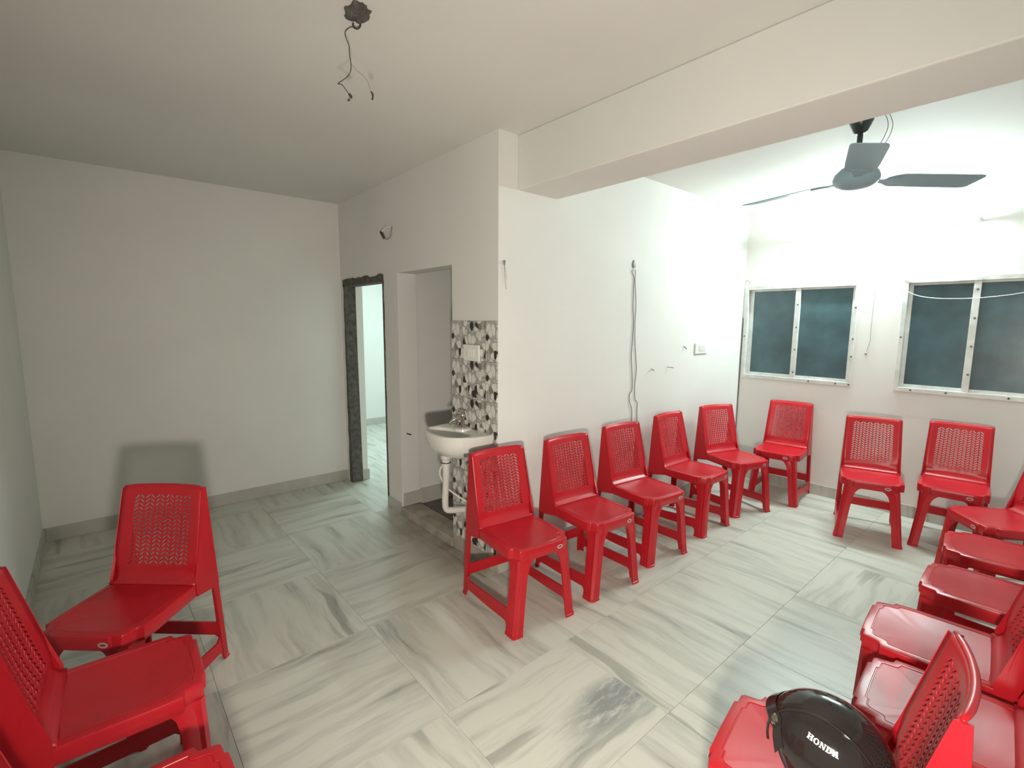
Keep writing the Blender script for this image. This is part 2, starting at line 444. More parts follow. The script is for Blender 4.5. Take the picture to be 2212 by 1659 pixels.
# skirtings
def skirt(name, *boxes):
    m = MB()
    for a, b in boxes: m.box(a, b)
    return struct(m.build(name, M['skirt'], bevel=0.002))
skirt('baseboard_end', ((XL + 0.012, Y4 - 0.012, 0), (X0, Y4, 0.098)))
skirt('baseboard_left', ((XL, YR + 0.012, 0), (XL + 0.012, Y4, 0.098)))
skirt('baseboard_window', ((X2 - 0.012, YR + 0.012, 0), (X2, Y1 - 0.012, 0.098)))
skirt('baseboard_middle', ((X0, Y1 - 0.012, 0), (X2, Y1, 0.098)))
skirt('baseboard_door', ((X0 - 0.010, 3.44, 0), (X0, 3.675, 0.085)))
skirt('baseboard_jamb', ((1.880, 4.440, 0), (TH + 0.012, 4.452, 0.098)), ((TH, 4.452, 0), (TH + 0.012, 6.788, 0.098)))
skirt('baseboard_niche', ((TH + 0.02, 3.448, 0.035), (3.10, 3.46, 0.165)), ((X0 + 0.012, 3.420, 0.062), (TH + 0.02, 3.44, 0.165)))
skirt('baseboard_next_room', ((TH + 0.012, 6.788, 0), (4.20, 6.80, 0.098)))
struct(MB().box((X0 - 0.010, Y1 - 0.012, 0), (X0, 2.69, 0.095)).build('trim_tile_plinth', M['sill'], bevel=0.002))

# pebble-print tiles on the wall by the basin
tile_cache = {}
def tile(y0, y1, z0, z1):
    # the print is laid out from the tile's own upper left corner, cut tiles show the first part of it
    k = (round(y1 - y0, 3), round(z1 - z0, 3))
    if k not in tile_cache:
        wy, hz = k; g = 0.0012
        tile_cache[k] = MB().box((-0.008, -wy + g, -hz + g), (0.0, -g, -g)).mesh('tile', M['pebble'])
    o = bpy.data.objects.new('tile', tile_cache[k]); COL.objects.link(o)
    o.location = (X0, y1, z1); o.parent = wall_door
zt = 1.552
while zt > 0.11:
    zb = max(zt - 0.243, 0.095)
    tile(2.323, 2.690, zb, zt); tile(Y1 + 0.001, 2.323, zb, zt)
    zt -= 0.243

# doorway: rough cement reveal where the frame has been taken out
dj = MB()
rng = random.Random(3)
def ragged(base, amp): return base + rng.uniform(-amp, amp)
N = 26
outer = []; 
for k in range(N + 1):
    z = 1.875 * k / N
    lean = 4.470 - 0.05 * (1 - z / 1.875)
    outer.append((z, ragged(4.492, 0.006), lean))
rings = []
for z, yo, yi in outer:
    rings.append([(X0 - 0.006, yo, z), (X0 - 0.006, yi, z), (X0 + 0.095, yi - 0.002, z), (X0 + 0.095, 4.493, z)])
dj.loft(rings)
rings = []
for k in range(15):
    y = 4.50 - (4.50 - 3.672) * k / 14
    zt2 = 1.918 + rng.uniform(-0.012, 0.010)
    rings.append([(X0 - 0.006, y, 1.860), (X0 - 0.006, y, zt2), (X0 + 0.10, y, 1.874), (X0 + 0.10, y, 1.858)])
hd = MB().loft(rings)
rings = []
for k in range(N + 1):
    z = 1.86 * k / N
    yo = 3.668 + rng.uniform(-0.004, 0.004)
    rings.append([(X0 - 0.004, yo, z), (X0 - 0.004, 3.690, z), (X0 + 0.095, 3.690, z), (X0 + 0.095, 3.681, z)])
rj = MB().loft(rings)
door = struct(empty('door_1', (X0, 4.08, 0)))
for m, nm in ((dj, 'jamb'), (hd, 'lintel'), (rj, 'jamb')):
    m.build(nm, M['cement'], door, origin=(X0, 4.08, 0))
# plastered inner half of the reveal
struct(MB().box((X0 + 0.096, 4.452, 0), (TH, 4.49, 1.872)).build('trim_reveal', M['wall']))

# ------------------------------------------------------------------ windows
def window(idx, Y0, Y1_, Z0, Z1, mull, pl, pr, screws):
    base = (X2, (Y0 + Y1_) / 2, Z0)
    root = struct(empty('window_%d' % idx, base))
    xf0, xf1 = X2 - 0.012, X2 + 0.07
    fw = 0.034
    f = MB()
    f.box((xf0, Y0, Z1 - fw), (xf1, Y1_, Z1)); f.box((xf0, Y0, Z0), (xf1, Y1_, Z0 + fw))
    f.box((xf0, Y0, Z0 + fw), (xf1, Y0 + 0.022, Z1 - fw)); f.box((xf0, Y1_ - 0.030, Z0 + fw), (xf1, Y1_, Z1 - fw))
    fr = f.build('frame', M['alu'], root, origin=base, bevel=0.002)
    zi0, zi1 = Z0 + fw, Z1 - fw
    for (a, b, xo) in ((pl[0], pl[1], 0.030), (pr[0], pr[1], 0.008)):
        # a < b: pane limits in Y
        s = MB(); x_a, x_b = X2 + xo, X2 + xo + 0.018
        lo = Y0 + 0.022 if a < mull else mull
        hi = mull if b < mull + 0.001 else Y1_ - 0.030
        lo = max(lo, a - 0.045); hi = min(hi, b + 0.045)
        s.box((x_a, lo, zi0), (x_b, a, zi1)); s.box((x_a, b, zi0), (x_b, hi, zi1))
        s.box((x_a, a, zi0), (x_b, b, 1.071)); s.box((x_a, a, 1.850), (x_b, b, zi1))
        sa = s.build('sash', M['alu'], root, origin=base, bevel=0.0015)
        MB().box((x_a + 0.006, a, 1.071), (x_a + 0.011, b, 1.850)).build('pane', M['pane'], sa, origin=base)
    # meeting stile
    ms = MB().box((X2 - 0.006, mull - 0.018, zi0 - 0.01), (X2 + 0.008, mull + 0.024, zi1)).build('meeting_stile', M['alu'], root, origin=base, bevel=0.002)
    sc = None
    for (y, z) in screws:
        x = xf0 if (z < zi0 or y < Y0 + 0.03 or y > Y1_ - 0.03) else X2 - 0.006
        if abs(y - mull) < 0.03: x = X2 - 0.006
        m = MB().lathe([(0.0075, 0.0), (0.0075, -0.0015), (0.004, -0.0025)], (0, 0, 0), 10, 'x')
        if sc is None:
            o = m.build('screw', M['screw'], fr); sc = o.data
        else:
            o = bpy.data.objects.new('screw', sc); COL.objects.link(o); o.parent = fr
        o.location = (x - base[0], y - base[1], z - base[2])
    return root
window(1, W1[0], W1[1], W1[2], W1[3], 1.719, (1.742, 2.123), (1.300, 1.700),
       [(1.719, 1.717), (1.717, 1.512), (1.716, 1.308), (1.716, 1.10), (1.268, 1.684), (1.268, 1.42), (1.268, 1.27), (1.268, 1.03), (1.579, 1.03), (1.367, 1.03), (2.178, 1.42)])
wr2 = window(2, W2[0], W2[1], W2[2], W2[3], 0.531, (0.553, 0.905), (0.112, 0.514),
       [(0.531, 1.802), (0.529, 1.595), (0.529, 1.388), (0.528, 1.18), (0.85, 1.03), (0.637, 1.03), (0.30, 1.03), (0.945, 1.445)])

# ------------------------------------------------------------------ tube light on the window wall
def tube_light():
    c = (X2, 1.13, 2.30)
    root = tag(empty('tube_light', c), 'lit white tube light fixed high on the window wall behind the fan', 'light')
    MB().box((X2 - 0.060, 0.55, 2.278), (X2, 1.73, 2.302)).build('batten', M['batten'], root, origin=c, bevel=0.004)
    for s, y in ((1, 0.55), (-1, 1.73)):
        MB().box((X2 - 0.096, min(y, y + s * 0.012), 2.277), (X2 - 0.060, max(y, y + s * 0.012), 2.303)).build('lamp_holder', M['batten'], root, origin=c, bevel=0.003)
    MB().tube([(X2 - 0.080, 0.562, 2.290), (X2 - 0.080, 1.718, 2.290)], 0.014, 14).build('tube', M['tube'], root, origin=c, smooth=False)
tube_light()

# ------------------------------------------------------------------ chairs
def lerp(a, b, t): return a + (b - a) * t
def make_chair():
    root = empty('plastic_chair')
    hs = 0.440
    # ---- seat: notched outline, shallow dish, apron
    half = [(0.0, -0.224), (0.106, -0.2225), (0.111, -0.214), (0.143, -0.213), (0.152, -0.205), (0.160, -0.168), (0.165, -0.162), (0.184, -0.157), (0.188, -0.10), (0.186, 0.02), (0.183, 0.145)]
    out = half + [(0.09, 0.150), (0.0, 0.152)] + [(-0.09, 0.150)] + [(-x, y) for x, y in reversed(half[1:])]
    n = len(out); c = (0.0, -0.04)
    def ring(sc, z, inset=0.0):
        r = []
        for x, y in out:
            dx, dy = x - c[0], y - c[1]; L = math.hypot(dx, dy)
            k = sc * (L - inset) / L
            r.append((c[0] + dx * k, c[1] + dy * k, z))
        return r
    rings = [ring(0.80, hs - 0.016), ring(1, hs - 0.012, 0.012), ring(1, hs - 0.054, 0.012), ring(1, hs - 0.055, 0.004), ring(1, hs - 0.050, 0.0),
             ring(1, hs - 0.007, 0.0), ring(1, hs - 0.002, 0.002), ring(1, hs, 0.007), ring(0.86, hs + 0.0005), ring(0.853, hs - 0.0013), ring(0.842, hs - 0.0013), ring(0.835, hs - 0.0002), ring(0.5, hs - 0.006), ring(0.2, hs - 0.008)]
    seat = MB().loft(rings).build('seat', M['red'], root, smooth=True, auto=38)
    # ---- backrest: perforated centre panel
    prof = [(0.118, 0.4415), (0.136, 0.447), (0.149, 0.462), (0.155, 0.488), (0.160, 0.520)]
    def yc(z): return lerp(0.160, 0.226, (z - 0.53) / (0.80 - 0.53))
    def wz(z): return lerp(0.184, 0.173, (z - 0.44) / 0.39)
    NC, NR = 12, 17
    z0, z1 = 0.508, 0.792
    def bow(u): return 0.026 * (1 - u * u)
    def S(u, z, yb=None):
        wgt = min(1, max(0, (z - 0.45) / 0.12))
        y = yc(z) if yb is None else yb
        return (u * wz(z), y + bow(u) * wgt - 0.010 * wgt, z)
    bk = MB()
    # fillet up from the seat
    us = [-1, -0.86, -0.72] + [lerp(-0.72, 0.72, k / NC) for k in range(1, NC)] + [0.72, 0.86, 1]
    vid = {}
    def V(key, p):
        if key not in vid:
            vid[key] = len(bk.v); bk.v.append(p)
        return vid[key]
    rowsz = [('p', y, z) for y, z in prof[:-1]] + [('z', None, lerp(z0, z1, k / NR)) for k in range(NR + 1)] + [('z', None, 0.810), ('z', None, 0.823), ('t', None, 0.831)]
    jp0 = len(prof) - 1; jp1 = jp0 + NR
    def P(i, j):
        k, y, z = rowsz[j]
        if k == 'p': return S(us[i], z, y)
        if k == 'z':
            if jp0 <= j <= jp1 and 2 <= i <= 2 + NC: z += ((i % 2) - 0.5) * 1.1 * (z1 - z0) / NR
            return S(us[i], z)
        x, yy, zz = S(us[i], 0.83); return (x, yy + 0.006, zz - 0.0015 - 0.004 * abs(us[i]) ** 8)
    for j in range(len(rowsz) - 1):
        for i in range(len(us) - 1):
            q = [V((i, j), P(i, j)), V((i + 1, j), P(i + 1, j)), V((i + 1, j + 1), P(i + 1, j + 1)), V((i, j + 1), P(i, j + 1))]
            inpan = 2 <= i < 2 + NC and jp0 <= j < jp1
            if not inpan:
                bk.f.append(tuple(q)); continue
            # slanted slot, leaning one way in one column and the other way in the next
            c4 = [Vector(bk.v[v_]) for v_ in q]
            inner = []
            for a_, b_ in ((0.13, 0.25), (0.87, 0.25), (0.87, 0.75), (0.13, 0.75)):
                inner.append(V(('h', i, j, a_, b_), tuple((c4[0].lerp(c4[1], a_)).lerp(c4[3].lerp(c4[2], a_), b_))))
            for k in range(4):
                bk.f.append((q[k], q[(k + 1) % 4], inner[(k + 1) % 4], inner[k]))
    back = bk.build('backrest', M['red'], root, smooth=True)
    so = back.modifiers.new('thickness', 'SOLIDIFY'); so.thickness = 0.0045; so.offset = 0
    # rolled top rim
    rim = MB().tube([(lambda p: (p[0], p[1] + 0.008, p[2] - 0.003))(S(lerp(-0.985, 0.985, k / 16), 0.83)) for k in range(17)], [0.0045, 0.0072] + [0.0085] * 13 + [0.0072, 0.0045], 8)
    rim.build('top_rim', M['red'], root, smooth=True)
    # ---- side wings: triangular plates running back from the panel edge to the rear legs
    for s in (-1, 1):
        m = MB(); rings = []
        for z in (0.366, 0.3845, 0.40, 0.43, 0.46, 0.50, 0.55, 0.62, 0.70, 0.77, 0.826):
            yf_ = lerp(0.150, 0.224, max(0, (z - 0.53) / 0.30)) if z > 0.53 else lerp(0.122, 0.150, max(0.0, (z - 0.44) / 0.09))
            if z < 0.44: yf_ = 0.130 if z > 0.384 else 0.235
            yr_ = lerp(0.290, 0.246, z / 0.83)
            if z > 0.80: yr_ += 0.0
            xo = wz(max(z, 0.44)) + (0.0 if z > 0.44 else 0.002); xr = lerp(0.196, 0.176, z / 0.83)
            rings.append([(s * xo, yf_ - 0.004, z), (s * xr, yr_, z), (s * (xr - 0.007), yr_ + 0.001, z), (s * (xo - 0.007), yf_ + 0.003, z)])
        m.loft(rings).build('wing', M['red'], root, smooth=True, auto=40)
    # ---- legs
    for s in (-1, 1):
        # front leg: angle section, flaring into the apron
        rings = []
        for z, wd_, wx_ in ((0.0, 0.074, 0.060), (0.012, 0.074, 0.060), (0.014, 0.070, 0.057), (0.10, 0.070, 0.057), (0.22, 0.070, 0.058), (0.31, 0.071, 0.060), (0.350, 0.078, 0.068), (0.375, 0.092, 0.084), (0.390, 0.114, 0.108)):
            t = z / hs
            cx, cy = lerp(0.199, 0.153, t), lerp(-0.226, -0.212, t)
            if z <= 0.012: cx += 0.003; cy -= 0.003
            k = 0.012; th = 0.011; fl = 0.0022
            pts = [(cx - k, cy), (cx, cy + k), (cx - fl, cy + wd_ * 0.36), (cx, cy + wd_ * 0.42), (cx, cy + wd_), (cx - th, cy + wd_), (cx - th, cy + th + 0.01), (cx - th - 0.01, cy + th), (cx - wx_, cy + th), (cx - wx_, cy), (cx - wx_ * 0.42, cy), (cx - wx_ * 0.36, cy + fl)]
            # a rounded flute along the corner
            rings.append([(s * x, y, z) for x, y in pts])
        MB().loft(rings).build('leg', M['red'], root, smooth=True, auto=30)
        # rear leg
        rings = []
        for z, wd_ in ((0.0, 0.036), (0.012, 0.036), (0.014, 0.032), (0.15, 0.034), (0.30, 0.034), (0.372, 0.040), (0.40, 0.052)):
            yr_ = lerp(0.290, 0.246, z / 0.83); xr = lerp(0.196, 0.176, z / 0.83)
            if z <= 0.012: yr_ += 0.003; xr += 0.003
            rings.append([(s * x, y, z) for x, y in ((xr, yr_ - wd_), (xr, yr_ - 0.004), (xr - 0.004, yr_), (xr - 0.032, yr_), (xr - 0.032, yr_ - 0.010), (xr - 0.010, yr_ - 0.012), (xr - 0.010, yr_ - wd_))])
        MB().loft(rings).build('leg', M['red'], root, smooth=True, auto=30)
        # side stretcher with gussets
        def xat(y, z):
            return lerp(lerp(0.199, 0.153, z / hs), lerp(0.196, 0.176, z / 0.83), (y + 0.2) / 0.46)
        top = [(-0.170, 0.150), (-0.150, 0.126), (0.05, 0.112), (0.225, 0.100), (0.245, 0.118)]
        bot = [(0.250, 0.030), (0.235, 0.046), (0.05, 0.050), (-0.140, 0.060), (-0.172, 0.030)]
        ring_o = [(s * (xat(y, z) - 0.001), y, z) for y, z in top + bot]
        ring_i = [(s * (xat(y, z) - 0.010), y, z) for y, z in top + bot]
        MB().loft([ring_o, ring_i]).build('stretcher', M['red'], root)
    m = MB().prism([(-0.168, 0.185), (-0.150, 0.172), (0.150, 0.172), (0.168, 0.185), (0.170, 0.098), (0.150, 0.112), (-0.150, 0.112), (-0.170, 0.098)], 0.268, 0.278, 'y')
    m.build('stretcher', M['red'], root)
    # ---- oval sticker on the front apron
    e = MB(); e.lathe([(0.0185, 0.0), (0.0185, -0.0012)], (0, 0, 0), 20, 'y')
    e.v = [(x * 1.0 + 0.088, y - 0.2247, z * 0.58 + 0.411) for x, y, z in e.v]
    st = e.build('sticker', M['sticker'], root)
    st['label'] = 'silver oval sticker'
    e = MB(); e.lathe([(0.009, 0.0), (0.009, -0.0006)], (0, 0, 0), 14, 'y')
    e.v = [(x * 1.3 + 0.088, y - 0.2259, z * 0.5 + 0.411) for x, y, z in e.v]
    e.build('sticker_mark', M['red'], st)
    return root

def copy_tree(o, parent=None):
    c = o.copy(); COL.objects.link(c)
    if parent is not None: c.parent = parent
    for ch in list(o.children): copy_tree(ch, c)
    return c

chair0 = make_chair()
G1, G2, G3, G4 = 'red plastic chairs along the long white wall', 'red plastic chairs under the windows', 'red plastic chairs in the right-hand row', 'red plastic chairs by the left wall'
CH = [
 (1.658, 1.862, -6.1, 'red plastic chair in front of the pebble tiles, nearest the wash basin', G1),
 (2.198, 1.829, -5.4, 'red plastic chair second from the wash basin along the white wall', G1),
 (2.774, 1.844, -6.5, 'red plastic chair with two thin wires hanging down behind its back', G1),
 (3.424, 1.858, -1.6, 'red plastic chair fourth from the wash basin, its back looking narrowest', G1),
 (4.025, 1.813, -18.7, 'red plastic chair fifth from the wash basin, below the white switch plate', G1),
 (4.588, 1.655, -83.2, 'red plastic chair in the far room corner below the left window', G2),
 (4.287, 0.919, -73.9, 'red plastic chair below the gap between the two windows', G2),
 (4.498, 0.487, -84.3, 'red plastic chair standing under the right window', G2),
 (3.917, 0.180, -140.6, 'red plastic chair turned diagonally at the far end of the right-hand row', G3),
 (3.316, 0.145, -173.5, 'red plastic chair of the right row next to the diagonally turned one', G3),
 (2.770, 0.138, -178.2, 'red plastic chair third from the far end of the right row', G3),
 (2.188, 0.210, -175.4, 'red plastic chair with glossy seat second nearest before the helmet chair', G3),
 (1.776, 0.127, -175.8, 'red plastic chair with strongly shining seat just behind the helmet chair', G3),
 (1.288, 0.328, -170.9, 'red plastic chair carrying the black helmet at lower right', G3),
 (0.019, 2.354, -41.9, 'red plastic chair by the left wall with its shadow on the wall behind', G4),
 (-0.039, 1.813, 88.6, 'red plastic chair at left edge, seen side-on with its back against the left wall', G4),
 (-0.039, 1.218, 92.0, 'red plastic chair at bottom left of which only a seat corner shows', G4),
]
for k, (x, y, a, lab, g) in enumerate(CH):
    o = chair0 if k == len(CH) - 1 else copy_tree(chair0)
    o.location = (x, y, 0); o.rotation_euler = (0, 0, R(a))
    tag(o, lab, 'chair', g)

# ------------------------------------------------------------------ wash basin
def wash_basin():
    yc, zr = 2.470, 0.872
    c = (X0, yc, 0.0)
    root = tag(empty('wash_basin', c), 'white ceramic wash basin mounted on the pebble tiles', 'basin')
    xb = X0 - 0.010
    A, D = 0.225, 0.285
    def outline(sa, sd, n=28, back=0.0):
        # from one wall end round the front to the other; squarish D
        pts = []
        for k in range(n + 1):
            t = math.pi * k / n
            x = math.copysign(abs(math.cos(t)) ** 0.75, math.cos(t)); y = abs(math.sin(t)) ** 0.75
            pts.append((xb - back - D * sd * y, yc + A * sa * x))
        return pts
    def ringz(o, z): return [(x, y, z) for x, y in o]
    m = MB()
    rings = []
    # inside of the bowl from the bottom up, over the rim, down the outside
    def inner(s, z):
        r = []
        for k in range(29):
            t = 2 * math.pi * k / 29
            r.append((xb - 0.165 - 0.095 * s * math.cos(t) , yc + 0.178 * s * math.sin(t), z))
        return r
    # outer shell
    shell = [(1.0, 1.0, zr), (1.0, 1.0, zr - 0.012), (0.985, 0.985, zr - 0.05), (0.93, 0.94, zr - 0.085), (0.80, 0.84, zr - 0.120), (0.58, 0.70, zr - 0.148), (0.36, 0.58, zr - 0.163), (0.22, 0.50, zr - 0.168)]
    for sa, sd, z in shell: rings.append(ringz(outline(sa, sd), z))
    n = len(rings[0])
    m.loft(rings, cap=False)
    m.f.append(tuple(range((len(shell) - 1) * n, len(shell) * n)))
    # rim surface + bowl: connect the outline ring to the inner ellipse
    top = rings[0]
    ks = len(m.v)
    def inner_for(s, z, p):
        # ellipse point in the direction of the outline point
        cx, cy = xb - 0.172, yc
        dx, dy = p[0] - cx, p[1] - cy
        a, b = 0.092 * s, 0.180 * s
        L = math.hypot(dx / a, dy / b)
        return (cx + dx / L, cy + dy / L, z)
    # extra points along the wall side so that the ring is closed there too
    backpts = [(xb, yc + A * lerp(-1, 1, k / 12), zr) for k in range(1, 12)]
    loop = top + backpts
    levels = [loop, [(lerp(p[0], inner_for(1.08, zr, p)[0], 0.85), lerp(p[1], inner_for(1.08, zr, p)[1], 0.85), zr + 0.004) for p in loop],
              [inner_for(1.0, zr - 0.004, p) for p in loop], [inner_for(0.95, zr - 0.03, p) for p in loop], [inner_for(0.80, zr - 0.09, p) for p in loop],
              [inner_for(0.45, zr - 0.125, p) for p in loop], [inner_for(0.12, zr - 0.132, p) for p in loop]]
    m.loft(levels, cap=False)
    m.f.append(tuple(len(m.v) - len(loop) + k for k in range(len(loop))))
    bowl = m.build('bowl', M['ceramic'], root, smooth=True, origin=c, auto=50)
    # tap ledge
    MB().lathe([(0.060, zr - 0.004), (0.058, zr + 0.010), (0.050, zr + 0.013), (0.002, zr + 0.014)], (xb - 0.055, yc + 0.015, 0), 24).build('tap_ledge', M['ceramic'], root, smooth=True, origin=c, auto=50)
    # tap
    tx, ty, tz = xb - 0.055, yc + 0.015, zr + 0.013
    tp = MB().lathe([(0.024, tz), (0.024, tz + 0.005), (0.013, tz + 0.010), (0.012, tz + 0.060), (0.015, tz + 0.066), (0.015, tz + 0.085), (0.010, tz + 0.092), (0.002, tz + 0.093)], (tx, ty, 0), 18)
    tap = tp.build('tap', M['chrome'], root, smooth=True, origin=c, auto=40)
    MB().tube(smooth_path([(tx, ty, tz + 0.052), (tx - 0.030, ty + 0.012, tz + 0.060), (tx - 0.062, ty + 0.028, tz + 0.045), (tx - 0.075, ty + 0.036, tz + 0.022)], 5), [0.010] * 10 + [0.009] * 6, 10).build('spout', M['chrome'], tap, smooth=True, origin=c)
    hm = MB()
    for a in range(4):
        dx, dy = math.cos(a * math.pi / 2 + 0.5), math.sin(a * math.pi / 2 + 0.5)
        hm.tube([(tx, ty, tz + 0.100), (tx + dx * 0.028, ty + dy * 0.028, tz + 0.102)], [0.006, 0.005], 8)
    hm.lathe([(0.009, tz + 0.090), (0.010, tz + 0.108), (0.004, tz + 0.112)], (tx, ty, 0), 12)
    hm.build('handle', M['chrome'], tap, smooth=True, origin=c)
    # waste and pipe
    px, py = xb - 0.150, yc + 0.065
    MB().lathe([(0.034, 0.712), (0.034, 0.690), (0.027, 0.682), (0.027, 0.660), (0.030, 0.658), (0.030, 0.648), (0.020, 0.646)], (px, py, 0), 20).build('waste_coupling', M['pvc'], root, smooth=True, origin=c, auto=40)
    MB().lathe([(0.0305, 0.667), (0.0305, 0.662)], (px, py, 0), 20).build('rubber_ring', M['trim'], root, origin=c)
    MB().tube(smooth_path([(px, py, 0.655), (px + 0.002, py + 0.002, 0.58), (px + 0.004, py + 0.012, 0.50), (px + 0.004, py + 0.020, 0.40), (px + 0.012, py + 0.022, 0.350), (px + 0.040, py + 0.010, 0.335), (xb, py - 0.02, 0.325)], 6), [0.024] * 8 + [0.021] * 29, 14).build('drain_pipe', M['pvc'], root, smooth=True, origin=c)
    MB().tube(smooth_path([(tx + 0.02, ty + 0.06, 0.72), (px - 0.01, py + 0.045, 0.62), (px + 0.005, py + 0.040, 0.52), (px + 0.05, py - 0.02, 0.45), (xb - 0.004, py - 0.13, 0.37)], 6), 0.006, 8).build('supply_hose', M['pvc'], root, smooth=True, origin=c)
    # wooden wedge bracket under the right end
    MB().box((xb - 0.20, yc - A + 0.004, zr - 0.105), (xb, yc - A + 0.022, zr - 0.092)).build('bracket', M['brown'], root, origin=c)
wash_basin()

# ------------------------------------------------------------------ switch plates
def switch_plate(loc, axis, w_, h_, n, label):
    root = tag(empty('switch_plate', loc), label, 'switch')
    d = 0.014
    def bx(a0, a1, z0, z1, t0, t1):
        if axis == 'x': return MB().box((-t1, a0, z0), (-t0, a1, z1))
        return MB().box((a0, -t1, z0), (a1, -t0, z1))
    bx(-w_ / 2, w_ / 2, -h_ / 2, h_ / 2, 0, d).build('plate', M['plate'], root, bevel=0.003)
    for k in range(n):
        a = (k - (n - 1) / 2) * 0.026
        bx(a - 0.010, a + 0.010, -h_ * 0.27, h_ * 0.27, d, d + 0.004).build('switch', M['plate'], root, bevel=0.0015)
switch_plate((X0 - 0.008, 2.455, 1.355), 'x', 0.160, 0.100, 3, 'white switch plate on the pebble tiles above the basin')
switch_plate((4.105, Y1, 1.322), 'y', 0.215, 0.095, 4, 'white switch plate low on the bright white wall near the corner')

# ------------------------------------------------------------------ wires, nails, hooks
wa = [(3.061, 2.206, 1.935), (3.039, 2.206, 1.92), (3.064, 2.206, 1.886), (3.071, 2.206, 1.851), (3.066, 2.206, 1.743), (3.069, 2.206, 1.644), (3.082, 2.206, 1.562), (3.078, 2.206, 1.424), (3.071, 2.206, 1.299), (3.091, 2.206, 1.144), (3.095, 2.206, 1.039), (3.066, 2.206, 1.004), (3.069, 2.206, 0.946), (3.102, 2.206, 0.876), (3.108, 2.206, 0.70)]
wb = [(3.08, 2.206, 1.936), (3.08, 2.204, 1.896), (3.076, 2.203, 1.86), (3.093, 2.206, 1.789), (3.106, 2.206, 1.663), (3.102, 2.206, 1.534), (3.109, 2.206, 1.405), (3.134, 2.206, 1.254), (3.142, 2.206, 1.188), (3.128, 2.206, 1.065), (3.139, 2.206, 0.959), (3.168, 2.206, 0.931), (3.171, 2.206, 0.849), (3.185, 2.206, 0.70)]
c = (3.065, Y1, 1.95)
root = tag(empty('hanging_wire', c), 'pair of thin dark wires hanging from a wall hole on the white wall', 'wire')
for pth in (wa, wb):
    MB().tube(smooth_path(pth, 5), 0.0024, 6).build('strand', M['wire'], root, smooth=True, origin=c)
hb = MB(); rng = random.Random(11)
hb.lathe([(0.020, -0.004), (0.022, -0.007), (0.014, -0.012), (0.002, -0.013)], (0, 0, 0), 14, 'y')
hb.v = [(x * rng.uniform(0.75, 1.15) + 3.065, y + Y1 + 0.004, z * rng.uniform(1.1, 1.6) + 1.972) for x, y, z in hb.v]
hb.build('hole_filling', M['wire_grey'], root, origin=c)

cc = [(4.884, 2.203, 1.60), (4.886, 2.204, 1.40), (4.886, 2.204, 1.17), (4.886, 2.204, 0.84), (4.884, 2.204, 0.50), (4.884, 2.204, 0.105)]
tag(MB().tube(smooth_path(cc, 4), 0.0032, 6).build('corner_cable', M['wire'], None, smooth=True, origin=(4.884, 2.203, 0.105)), 'dark cable running down the corner beside the left window', 'cable')
lc = [(4.885, 2.204, 1.935), (4.87, 2.19, 1.955), (4.87, 2.165, 1.950), (4.884, 2.158, 1.93)]
tag(MB().tube(smooth_path(lc, 5), 0.0022, 6).build('wire_loop', M['wire_grey'], None, smooth=True, origin=lc[0]), 'tiny wire loop above the upper left window corner', 'wire')
w2w = [(4.888, 1.140, 2.26), (4.887, 1.142, 2.0), (4.887, 1.147, 1.773), (4.887, 1.149, 1.476), (4.887, 1.146, 1.409), (4.887, 1.156, 1.362), (4.886, 1.167, 1.304)]
root = tag(empty('pull_wire', w2w[0]), 'thin wire hanging on the wall between the two windows', 'wire')
MB().tube(smooth_path(w2w, 4), 0.0016, 6).build('strand', M['wire_grey'], root, smooth=True, origin=w2w[0])
MB().lathe([(0.002, -0.010), (0.008, -0.006), (0.008, 0.006), (0.002, 0.010)], (4.884, 1.167, 1.300), 10).build('end_knob', M['wire_grey'], root, smooth=True, origin=w2w[0])
sag = [(4.872, 1.08, 1.885), (4.864, 0.993, 1.839), (4.862, 0.872, 1.77), (4.862, 0.76, 1.745), (4.862, 0.654, 1.738), (4.862, 0.505, 1.74), (4.862, 0.296, 1.768), (4.870, 0.10, 1.83), (4.886, -0.02, 1.90)]
tag(MB().tube(smooth_path(sag, 5), 0.0028, 6).build('sagging_wire', M['wire_white'], None, smooth=True, origin=sag[0]), 'white wire sagging across the right window', 'wire')
sag2 = [(4.878, 0.985, 1.905), (4.874, 0.85, 1.880), (4.874, 0.72, 1.868), (4.874, 0.60, 1.872), (4.876, 0.50, 1.890)]
tag(MB().tube(smooth_path(sag2, 5), 0.0022, 6).build('frame_wire', M['wire_white'], None, smooth=True, origin=sag2[0]), 'short white wire along the top frame of the right window', 'wire')

def nail(name, loc, d, L, r, label):
    a = Vector(loc); b = a + Vector(d).normalized() * L
    m = MB().tube([a, b], r, 6); m.tube([b, b + Vector(d).normalized() * 0.002], r * 1.8, 8)
    tag(m.build(name, M['wire_grey'], None, origin=loc), label, 'nail', 'nails in the white wall')
nail('nail', (3.350, Y1, 1.180), (-0.55, -0.8, -0.1), 0.045, 0.003, 'small nail in the white wall right of the hanging wires')
nail('nail', (3.575, Y1, 1.184), (0.6, -0.8, -0.1), 0.05, 0.003, 'small nail between hanging wires and switch plate, the right lower one')
nail('nail', (3.820, Y1, 1.348), (0, -0.8, -0.6), 0.03, 0.004, 'small nail just left of the switch plate on the bright wall')
root = tag(empty('wall_wire', (1.822, Y1, 1.885)), 'tiny wire stub by the pillar edge above the pebble tiles', 'wire')
MB().lathe([(0.008, 0.012), (0.004, -0.014)], (1.822, Y1 - 0.006, 1.885), 8).build('plug', M['wire_grey'], root, origin=(1.822, Y1, 1.885))
MB().tube(smooth_path([(1.822, Y1 - 0.006, 1.872), (1.826, Y1 - 0.006, 1.81), (1.838, Y1 - 0.005, 1.735)], 4), 0.0014, 5).build('strand', M['wire_grey'], root, origin=(1.822, Y1, 1.885))
